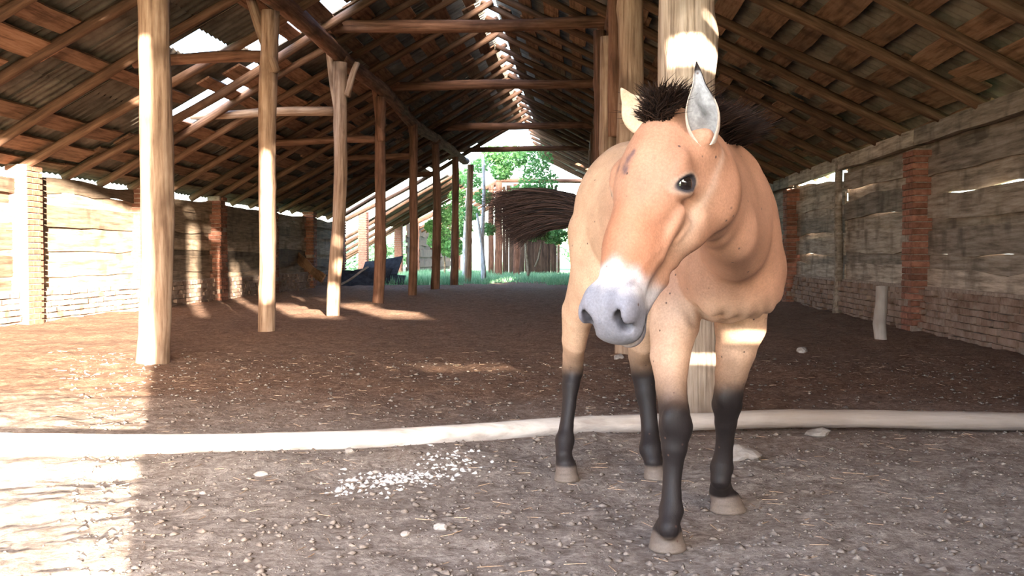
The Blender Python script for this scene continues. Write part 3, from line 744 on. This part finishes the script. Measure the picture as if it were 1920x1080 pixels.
hoof(RF, (.05, -1, 0), .98); hoof(LF, (.45, -.9, 0), .98, 1.12); hoof(RH, (.05, -1, 0), .86); hoof(LH, (.25, -1, 0), .86)

# head: local frame a (poll to lips), s (horse's left), u (out of the forehead)
HS = 1.07; HO = A(P(1226, 190, 2.50)); ha = unit((-.27, -.33, -.90)); _u = np.array([-.69, -.73, 0.]); hu = unit(_u-ha*np.dot(_u, ha)); hs = np.cross(ha, hu)
if hs[0] < 0: hs = -hs
HF = (ha, hs, hu)
def H(a, s, u): return HO+(ha*a+hs*s+hu*u)*HS
def he(c, r, k=.02, sub=False, rot=None): ell(H(*c), np.array(r)*HS, HF if rot is None else rot, k, sub)
def hc(a, b, ra, rb, k=.02, sub=False): cone(H(*a), H(*b), np.array(ra)*HS, np.array(rb)*HS, hs, k, sub)
cone(H(.075, 0, -.13), N2, (.075, .12), (.078, .145), sl_, .05)
he((.10, 0, -.095), (.135, .083, .100), .03)
he((.165, 0, -.075), (.115, .092, .078), .03)
hc((.15, 0, -.085), (.33, 0, -.072), (.078, .080), (.058, .064), .03); hc((.33, 0, -.072), (.455, 0, -.068), (.056, .062), (.052, .056), .03)
he((.30, 0, -.030), (.13, .040, .034), .03)                                       # convex nose
for s_ in (-1, 1):
    he((.165, s_*.045, -.165), (.105, .037, .095), .025)                           # cheek
    he((.235, s_*.040, -.150), (.07, .030, .065), .03)
    hc((.20, s_*.083, -.098), (.335, s_*.056, -.096), (.012, .012), (.007, .008), .022)
    hc((.150, s_*.080, -.040), (.190, s_*.078, -.040), (.013, .012), (.011, .010), .012)    # facial crest
    he((.150, s_*.080, -.048), (.045, .024, .026), .02)                            # brow
    he((.178, s_*.088, -.070), (.038, .020, .030), .012)                           # lids
    he((.466, s_*.041, -.048), (.047, .028, .038), .018)
    he((.490, s_*.060, -.045), (.028, .012, .026), .010)                           # nostril flare
    he((.495, s_*.032, -.085), (.038, .026, .034), .02)
hc((.20, 0, -.205), (.36, 0, -.150), (.040, .035), (.030, .030), .035); hc((.36, 0, -.150), (.485, 0, -.118), (.030, .030), (.030, .026), .03)
he((.478, 0, -.076), (.056, .056, .062), .02)
he((.512, 0, -.094), (.030, .050, .042), .018)                                     # upper lip
he((.500, 0, -.132), (.036, .036, .024), .012)                                     # lower lip
for s_ in (-1, 1):                                                                 # mouth line
    hc((.556, s_*.012, -.124), (.452, s_*.058, -.110), (.026, .0052), (.014, .0045), .004, True)
    he((.500, s_*.046, -.040), (.026, .012, .016), .008, True, (unit(ha*.85+hu*.1-hs*s_*.35), unit(hs+ha*s_*.4), hu))
    he((.515, s_*.048, -.060), (.014, .010, .018), .006, True)   # nostril
    he((.205, s_*.075, -.125), (.02, .012, .035), .03, True)
ALM = unit(ha*.30+hu*.95); ALM2 = np.cross(ALM, hs)
cone(P(1323, 296, 2.56), P(1322, 256, 2.49), .040, .024, None, .03); cone(P(1232, 262, 2.58), P(1216, 230, 2.545), .038, .026, None, .03)
EYES = []
for s_ in (-1, 1):
    al = unit(ha*.75+hu*1.0); al2 = np.cross(al, hs)
    ell(H(.178, s_*.110, -.070), (.040, .026, .0158), (al, hs, al2), .005, True)
    EYES.append(H(.178, s_*.0785, -.070))

# ---- surface nets
def surface_nets(V):
    s = V < 0
    c = s[:-1, :-1, :-1].astype(np.int8)
    for dx in (0, 1):
        for dy in (0, 1):
            for dz in (0, 1):
                if dx or dy or dz: c += s[dx:s.shape[0]-1+dx, dy:s.shape[1]-1+dy, dz:s.shape[2]-1+dz]
    I = np.argwhere((c > 0) & (c < 8)); idx = -np.ones(c.shape, np.int32); idx[tuple(I.T)] = np.arange(len(I))
    acc = np.zeros((len(I), 3)); cnt = np.zeros(len(I))
    corners = [np.array(q) for q in np.ndindex(2, 2, 2)]
    val = {tuple(q): V[tuple((I+q).T)] for q in corners}
    for q in corners:
        for k in range(3):
            if q[k] == 0:
                q2 = q.copy(); q2[k] = 1; a = val[tuple(q)]; b = val[tuple(q2)]; m = (a < 0) != (b < 0)
                t = np.where(m, a/(a-b+1e-12), 0); p = q[None]+t[:, None]*(q2-q)[None]
                acc[m] += p[m]; cnt[m] += 1
    verts = I+acc/cnt[:, None]
    faces = []
    for k in range(3):
        a = s; b = np.roll(s, -1, axis=k)
        E = np.argwhere(a != b); E = E[(E[:, k] < s.shape[k]-1)]
        u_, w_ = (k+1) % 3, (k+2) % 3
        E = E[(E[:, u_] > 0) & (E[:, w_] > 0) & (E[:, u_] < s.shape[u_]-1) & (E[:, w_] < s.shape[w_]-1)]
        du = np.zeros(3, int); du[u_] = 1; dw = np.zeros(3, int); dw[w_] = 1
        q = np.stack([idx[tuple((E-du-dw).T)], idx[tuple((E-dw).T)], idx[tuple(E.T)], idx[tuple((E-du).T)]], 1)
        inside = s[tuple(E.T)]; q[~inside] = q[~inside][:, ::-1]; faces.append(q)
    return verts, np.concatenate(faces)
hv, hf = surface_nets(SDF); hv = lo+hv*VOX
del SDF
# relax a little to remove stair steps
for it in range(3):
    acc = np.zeros_like(hv); cnt = np.zeros(len(hv))
    for a, b in ((0, 1), (1, 2), (2, 3), (3, 0)):
        np.add.at(acc, hf[:, a], hv[hf[:, b]]); np.add.at(acc, hf[:, b], hv[hf[:, a]]); np.add.at(cnt, hf[:, a], 1); np.add.at(cnt, hf[:, b], 1)
    hv = hv+(.5 if it < 2 else .35)*(acc/np.maximum(cnt, 1)[:, None]-hv)
def vnormals(v, f):
    n = np.cross(v[f[:, 2]]-v[f[:, 0]], v[f[:, 3]]-v[f[:, 1]]); N = np.zeros_like(v)
    for k in range(4): np.add.at(N, f[:, k], n)
    return N/(np.linalg.norm(N, axis=1)[:, None]+1e-9)
hn = vnormals(hv, hf)
def sm(x, a, b): t = np.clip((x-a)/(b-a), 0, 1); return t*t*(3-2*t)
q = hv-HO; q = q/HS; La, Ls, Lu = q@ha, q@hs, q@hu
def gs(a, s, u, ra, rs, ru): return np.exp(-((La-a)/ra)**2-((Ls-s)/rs)**2-((Lu-u)/ru)**2)
disp = np.zeros(len(hv))
headm = 1-sm(np.sqrt((La-.25)**2+(Lu+.09)**2), .30, .36)
for s_ in (-1, 1):                                   # veins, hollows and wrinkles of the face
    disp -= .005*gs(.115, s_*.075, -.045, .022, .02, .02)       # hollow above the eye
    disp -= .004*gs(.30, s_*.050, -.115, .06, .02, .016)
    disp += .003*gs(.26, s_*.07, -.125, .05, .02, .012)
    disp += .0035*gs(.36, s_*.045, -.085, .03, .02, .010)
    disp -= .003*gs(.41, s_*.045, -.105, .03, .02, .012)
# neck folds behind the jaw (curving around the throat)
c0 = H(.14, .02, -.14); d0 = hv-c0; rr_ = np.sqrt((d0@unit(ha))**2+(d0@hu)**2)
fold = np.sin(rr_*115+2*np.sin(d0[:, 2]*9))*np.exp(-((rr_-.215)/.05)**2)*sm(-(d0@hu), .0, .08)*sm(d0@ha, -.02, .10)
disp += .0055*fold
# folds on the breast where the forelegs join
for s_, cx in ((-1, A((.43, 3.17, .72))), (1, A((.56, 3.24, .72)))):
    d_ = hv-cx; w_ = np.exp(-(np.linalg.norm(d_, axis=1)/.09)**2); disp += .006*w_*np.sin((d_@np.array([.9, .3, .5]))*130)
def np_noise(p, s, seed=0):
    r = np.random.RandomState(seed); o = np.zeros(len(p))
    for _ in range(6):
        k = r.normal(size=3); k /= np.linalg.norm(k); o += np.sin(p@k*s*(.7+.6*r.rand())+r.rand()*6.28)
    return o/6
disp += .0022*np_noise(hv, 28, 1)*(hv[:, 2] > .12)+.0010*np_noise(hv, 70, 2)*(hv[:, 2] > .12)
# ribs and tendons on the cannons
def ridge(p, q, amp, r):
    p, q = A(p), A(q); d = q-p; t = np.clip(((hv-p)@d)/(d@d), 0, 1); dd = np.linalg.norm(hv-(p+t[:, None]*d), axis=1); return amp*np.exp(-(dd/r)**2)
for s_ in (-1, 1):
    disp += ridge(H(.215, s_*.088, -.10), H(.33, s_*.062, -.075), .0012, .008)+ridge(H(.33, s_*.062, -.075), H(.40, s_*.052, -.045), .0015, .006)
    disp -= ridge(H(.205, s_*.09, -.085), H(.30, s_*.066, -.055), .0015, .010)
    disp -= ridge(H(.36, s_*.058, -.118), H(.45, s_*.06, -.108), .004, .009)
    disp += ridge(H(.24, s_*.07, -.135), H(.35, s_*.055, -.112), .003, .008)
    disp -= ridge(H(.13, s_*.085, -.11), H(.10, s_*.075, -.19), .005, .016)
hv = hv+hn*disp[:, None]
# ---- coat colour per vertex (the animal's own markings)
def C3(r, g, b): return np.array([[r, g, b]])
col = np.repeat(C3(.42, .225, .148), len(hv), 0)
def lay(c, m): 
    global col
    col = col*(1-m[:, None])+C3(*c)*m[:, None]
zz, yy, xx = hv[:, 2], hv[:, 1], hv[:, 0]
onhead = (1-sm(np.abs(Ls), .11, .14))*(1-sm(La, .56, .60))*sm(La, -.02, .04)*sm(Lu, -.30, -.26)*(yy < 2.95)
n1, n2, n3 = np_noise(hv, 22, 5), np_noise(hv, 60, 6), np_noise(hv, 140, 7)
lay((.56, .37, .25), sm(yy, 3.55, 3.85)*.85)                                    # paler quarters
lay((.58, .39, .28), (1-sm(zz+.03*n1, .70, .82))*(1-sm(np.abs(yy-3.2), .3, .5))*.8)  # paler brisket
lay((.41, .198, .120), onhead*(1-sm(Lu+.0*La, -.13, -.06)*0)*.55)
lay((.38, .158, .085), onhead*sm(La, .20, .30)*sm(Lu, -.12, -.05)*.75)             # redder nose
lay((.58, .40, .29), onhead*gs(.25, .075, -.15, .10, .05, .035)*.5)
lay((.62, .46, .37), onhead*np.exp(-((Lu+.165-.15*(La-.1))/.012)**2)*sm(Ls, .02, .06)*(1-sm(La, .22, .30))*.5)
t_ = La+.034*n1+.020*n2+.012*n3+.25*(Lu+.06)*0
mz = sm(t_, .365, .415)*onhead
lay((.56, .53, .55), mz)
lay((.48, .30, .20), sm(n2+.6*n3, .1, .8)*mz*(1-sm(La, .40, .45))*.7)
lay((.185, .185, .225), sm(La-.35*(Lu+.05)*0+.022*n1+.016*n3, .420, .470)*onhead*.9)
lay((.16, .15, .18), np.clip(n3*1.6-.3, 0, 1)*sm(La, .38, .43)*onhead*.6)
for s_ in (-1, 1):
    lay((.14, .13, .16), np.clip(gs(.500, s_*.048, -.045, .036, .022, .030)*1.3, 0, 1)*onhead)
    lay((.015, .012, .014), np.clip(gs(.505, s_*.045, -.045, .026, .011, .018)*1.9, 0, 1)*onhead)
    lay((.03, .026, .03), np.clip(gs(.50, s_*.050, -.117, .045, .025, .007)*1.6, 0, 1)*onhead)
lay((.34, .29, .30), onhead*sm(La, .505, .530)*(1-sm(Lu, -.125, -.10))*.8)
for s_ in (-1, 1):
    _al = np.array([.6, .8]); _p = (La-.178)*_al[0]+(Lu+.070)*_al[1]; _q = -(La-.178)*_al[1]+(Lu+.070)*_al[0]
    e = np.sqrt((_p/.052)**2+(_q/.029)**2); side_ = sm(Ls*s_, .055, .075)
    lay((.56, .44, .36), (1-sm(e, .70, 1.0))*side_*.55)
    lay((.05, .045, .055), (1-sm(e, .62, .78))*side_)
# scabs on the brow (dark scrape marks)
for (a_, s__, u_, r_) in ((.150, -.018, .012, .013), (.165, -.026, .010, .011), (.135, -.008, .012, .009), (.175, -.015, .010, .010), (.160, -.055, -.01, .010), (.172, -.090, -.05, .009)):
    lay((.13, .08, .08), np.clip(gs(a_, s__, u_, r_, r_*.7, r_*3)*1.6*(.45+1.2*np.clip(n3+.2, 0, 1)), 0, .85))
# black lower legs, higher on the forelegs
fore = yy < 3.85
top_ = np.where(fore, .50, .47)+.03*n1
lm = 1-sm(zz, top_-.07, top_+.05)
lay((.016, .012, .013), lm)
lay((.25, .15, .10), (1-sm(np.abs(zz-top_-.02), .02, .06))*.25)
lay((.13, .10, .085), (1-sm(zz, .052, .066)))                                    # hooves
lay((.20, .16, .13), (1-sm(zz+.01*n1, .0, .06))*.6)
lay((.06, .03, .02), np.clip(np.exp(-((xx-.215)/.02)**2)*(zz > 1.2)*(yy > 3.6), 0, 1)*0)
# ears as lofted cups, merged into the same mesh
earv, earf, earc = [], [], []
def ear(base, tip, w, face, inner, outer, dark=True, roll_open=1.0):
    base, tip, face = A(base), A(tip), unit(face); ax = tip-base; L = np.linalg.norm(ax); ax /= L
    face = unit(face-ax*np.dot(face, ax)); sd = np.cross(ax, face); nt_, na = 22, 20
    off0 = len(earv)
    for lay_ in (0, 1):
        for i in range(nt_+1):
            t = i/nt_
            wd = w*(.50+.54*math.sin(math.pi*min(1, t*1.2+.10)))*(1-max(0, (t-.45)/.55)**2.2)+.0015
            dp = w*.55*(1-t*.75)
            for j in range(na+1):
                ang = -1+2*j/na; sweep = 2.75-1.35*t**.6*roll_open
                th = ang*sweep/1.0
                rr2 = wd/ max(.5, math.sin(min(1.57, sweep)))
                x_ = math.sin(th)*wd*(1.0); d_ = -math.cos(th)*dp
                curl = .10*L*t*t
                p = base+ax*(t*L)+sd*x_+face*(d_+curl*0)+face*(.018*math.sin(t*math.pi))
                if lay_: 
                    nn = -(sd*math.sin(th)/max(wd, .004)-face*math.cos(th)/max(dp, .004)); nn /= np.linalg.norm(nn); p = p+nn*.0035*(1-t*.5)
                earv.append(p)
                edge = abs(ang) > .86 or t > .96
                if lay_: c = np.array(inner)*(.75+.35*random.Random(i*50+j).random())*(1-.65*math.exp(-((ang+.1*math.sin(t*14))/.16)**2-((t-.42)/.22)**2)); c = c if not edge else np.array(outer)*1.0
                else: c = np.array(outer)
                if dark and (t > .88 or (t > .55 and ang > .86)): c = np.array((.03, .02, .02))
                earc.append(c)
    n_ = (nt_+1)*(na+1)
    for i in range(nt_):
        for j in range(na):
            a = off0+i*(na+1)+j; q_ = (a, a+1, a+na+2, a+na+1); earf.append(q_); earf.append(tuple(n_+x for x in reversed(q_)))
    for i in range(nt_):
        for j in (0, na):
            a = off0+i*(na+1)+j; q_ = (a, a+na+1, n_+a+na+1, n_+a); earf.append(q_ if j == 0 else tuple(reversed(q_)))
    for j in range(na):
        a = off0+nt_*(na+1)+j; earf.append((a, a+1, n_+a+1, n_+a))
buff = (.60, .36, .22)
ear(P(1322, 268, 2.485), P(1306, 116, 2.40), .037, (-.12, -1, .1), (.42, .42, .44), (.60, .48, .41))
ear(P(1224, 246, 2.52), P(1164, 165, 2.46), .038, (-.25, .9, .15), (.75, .66, .58), (.70, .50, .36), False, .9)
EV = len(hv)
allv = np.concatenate([hv, np.array(earv)]); allc = np.concatenate([col, np.array(earc)])
me = bpy.data.meshes.new('horse')
nf = len(hf); ef = np.array(earf)+EV; F4 = np.concatenate([hf, ef])
root = A((.30, 3.6, 0)); lv = allv-root
me.vertices.add(len(lv)); me.vertices.foreach_set('co', lv.astype(np.float32).ravel())
me.loops.add(len(F4)*4); me.loops.foreach_set('vertex_index', F4.astype(np.int32).ravel())
me.polygons.add(len(F4)); me.polygons.foreach_set('loop_start', np.arange(0, len(F4)*4, 4, dtype=np.int32)); me.polygons.foreach_set('loop_total', np.full(len(F4), 4, dtype=np.int32))
me.update(calc_edges=True); me.validate()
me.polygons.foreach_set('use_smooth', np.ones(len(me.polygons), bool))
ca = me.color_attributes.new('coat', 'FLOAT_COLOR', 'POINT'); ca.data.foreach_set('color', np.concatenate([np.clip(allc, 0, 1), np.ones((len(allc), 1))], 1).astype(np.float32).ravel())
def coat_mat():
    m, t, b = mat('short_dun_coat', .62); b.inputs['Specular IOR Level'].default_value = .35
    b.inputs['Sheen Weight'].default_value = .0; b.inputs['Sheen Roughness'].default_value = .4
    at = t.nodes.new('ShaderNodeAttribute'); at.attribute_name = 'coat'; c = t.nodes.new('ShaderNodeTexCoord'); v = c.outputs['Object']
    n1 = tex(t, 'ShaderNodeTexNoise', 9, v, Detail=6, Roughness=.6); n2 = tex(t, 'ShaderNodeTexNoise', 160, v, Detail=4, Roughness=.7)
    c1 = mix(t, at.outputs['Color'], ramp(t, n1.outputs[0], [(.3, (.80, .78, .76)), (.7, (1.12, 1.12, 1.12))]), 1.0, 'MULTIPLY')
    c1 = mix(t, c1, ramp(t, n2.outputs[0], [(.3, (.80, .80, .80)), (.7, (1.14, 1.14, 1.14))]), 1.0, 'MULTIPLY')
    # flies and bits of dirt: sparse dark specks
    vo = t.nodes.new('ShaderNodeTexVoronoi'); vo.inputs['Scale'].default_value = 26; t.links.new(v, vo.inputs['Vector'])
    n3 = tex(t, 'ShaderNodeTexNoise', 5, v, Detail=2)
    lt = ramp(t, vo.outputs['Distance'], [(.06, (1, 1, 1)), (.12, (0, 0, 0))]); gate = ramp(t, vo.outputs['Color'], [(.52, (0, 0, 0)), (.56, (1, 1, 1))])
    k_ = mix(t, lt, gate, 1.0, 'MULTIPLY'); c1 = mix(t, c1, (.09, .05, .04), k_)
    t.links.new(c1, b.inputs['Base Color']); mp = t.nodes.new('ShaderNodeMapping'); t.links.new(v, mp.inputs[0]); mp.inputs['Scale'].default_value = (1, 1, .25)
    n4 = tex(t, 'ShaderNodeTexNoise', 330, mp.outputs[0], Detail=3); bump(t, b, n4.outputs[0], .35, .002)
    return m
M['coat'] = coat_mat(); me.materials.append(M['coat'])
horse = put('horse', me, Vector(root)); tag(horse, 'dun horse with black lower legs and white muzzle, its head turned to one side', 'horse')
# eyes
m, t, b = mat('dark_wet_eye', .04); b.inputs['Base Color'].default_value = (.012, .008, .008, 1); b.inputs['Specular IOR Level'].default_value = .8; b.inputs['Coat Weight'].default_value = 1.0; b.inputs['Coat Roughness'].default_value = .02
import bmesh
bm = bmesh.new(); bmesh.ops.create_uvsphere(bm, u_segments=32, v_segments=20, radius=.027); ee = bpy.data.meshes.new('eye'); bm.to_mesh(ee); bm.free(); ee.materials.append(m)
for p in ee.polygons: p.use_smooth = True
for p in EYES: put('eye', ee, Vector(p), None, horse)
# mane and tail: tapered strands
def hair_mat(name, c1, c2):
    m, t, b = mat(name, .7); b.inputs['Specular IOR Level'].default_value = .15
    g = t.nodes.new('ShaderNodeNewGeometry'); c = ramp(t, g.outputs['Random Per Island'], [(0, c1), (1, c2)]); t.links.new(c, b.inputs['Base Color']); return m
M['mane'] = hair_mat('dark_mane_hair', (.006, .004, .004), (.04, .02, .013)); M['tail'] = hair_mat('brown_black_tail_hair', (.005, .0035, .0035), (.055, .030, .024))
def strands(name, lst, mat_, parent):
    vv = []; ff = []
    for pts, w in lst:
        i0 = len(vv); n_ = len(pts); d = pts[-1]-pts[0]; s = np.cross(d, np.array([0, -1, 0])); s /= np.linalg.norm(s)+1e-9
        a_ = R.uniform(0, 6.28); s2 = np.cross(d, s); s2 /= np.linalg.norm(s2)+1e-9
        for i, p in enumerate(pts):
            ww = w*(1-(i/(n_-1))**1.6)+.0002
            for k in range(3):
                g = a_+k*2.094; vv.append(p+(s*math.cos(g)+s2*math.sin(g))*ww)
        for i in range(n_-1):
            for k in range(3):
                a = i0+i*3+k; b_ = i0+i*3+(k+1) % 3; ff.append((a, b_, b_+3, a+3))
    o = put(name, mesh_of(name, [v_ for v_ in vv], ff, mat_), (0, 0, 0), None, parent); return o
crest = [H(.045, 0.01, -.014), H(.005, .01, -.03), A((.285, 2.62, 1.195)), A((.35, 2.78, 1.195)), A((.40, 2.95, 1.195)), A((.425, 3.12, 1.21)), A((.44, 3.35, 1.22))]
def along(t):
    t *= len(crest)-1; i = min(int(t), len(crest)-2); return crest[i]*(1-(t-i))+crest[i+1]*(t-i), crest[i+1]-crest[i]
ml = []
for _ in range(10000):
    t = R.random()**.9; p, d = along(t); d = unit(d); lat = R.gauss(0, .012)
    sd = unit(np.cross(d, up)); 
    if sd[0] < 0: sd = -sd
    tuft = math.sin(t*95+R.gauss(0, .25))
    L = (.085+.035*min(1, t*2.2))*R.uniform(.65, 1.1)*(1+.15*tuft)
    if t < .14: L *= .85
    dirn = up*1.0+sd*(lat*16+.06+.10*max(0, t-.4)+.35*tuft*.4)-d*(.35 if t < .2 else -.15)+np.array([-.25*(t < .33)*R.random(), 0, 0])+np.array([R.gauss(0, .16), R.gauss(0, .16), R.gauss(0, .1)])
    if t < .30: dirn = dirn+np.array([-.45, .25, 0])*(1-t/.30)
    dirn = unit(dirn); bend_ = sd*R.gauss(.03, .03)+up*-.02
    pts = [p+sd*lat-up*.012+dirn*(L*k/3)+bend_*((k/3)**2) for k in range(4)]
    ml.append((pts, R.uniform(.0018, .0034)))
strands('mane', ml, M['mane'], horse)
tl = []
T0 = A(P(1078, 392, 4.33))
for _ in range(2600):
    q_ = R.random()
    s0 = A(P(1080+R.uniform(-6, 10), 372+q_*52+R.gauss(0, 3), 4.32+R.gauss(0, .02)))
    # ends fan out to the left
    w_ = R.random()
    ex = 893+48*q_**1.5+R.uniform(-8, 34)+R.random()**2*80; ey = 372+q_*84+R.gauss(0, 8)+R.random()**3*10*q_
    s3 = A(P(ex, ey, 4.42+R.gauss(0, .03)))
    mx = (1080+ex)/2; s1 = A(P(1035, 352+q_*68+R.gauss(0, 3), 4.35+R.gauss(0, .025))); s2 = A(P(975+25*q_, 350+q_*86+R.gauss(0, 4), 4.39+R.gauss(0, .03)))
    pts = []
    for k in range(8):
        t = k/7; pts.append(s0*(1-t)**3+3*s1*t*(1-t)**2+3*s2*t*t*(1-t)+s3*t**3)
    tl.append((pts, R.uniform(.0012, .0024)))
tail = strands('tail', tl, M['tail'], horse)
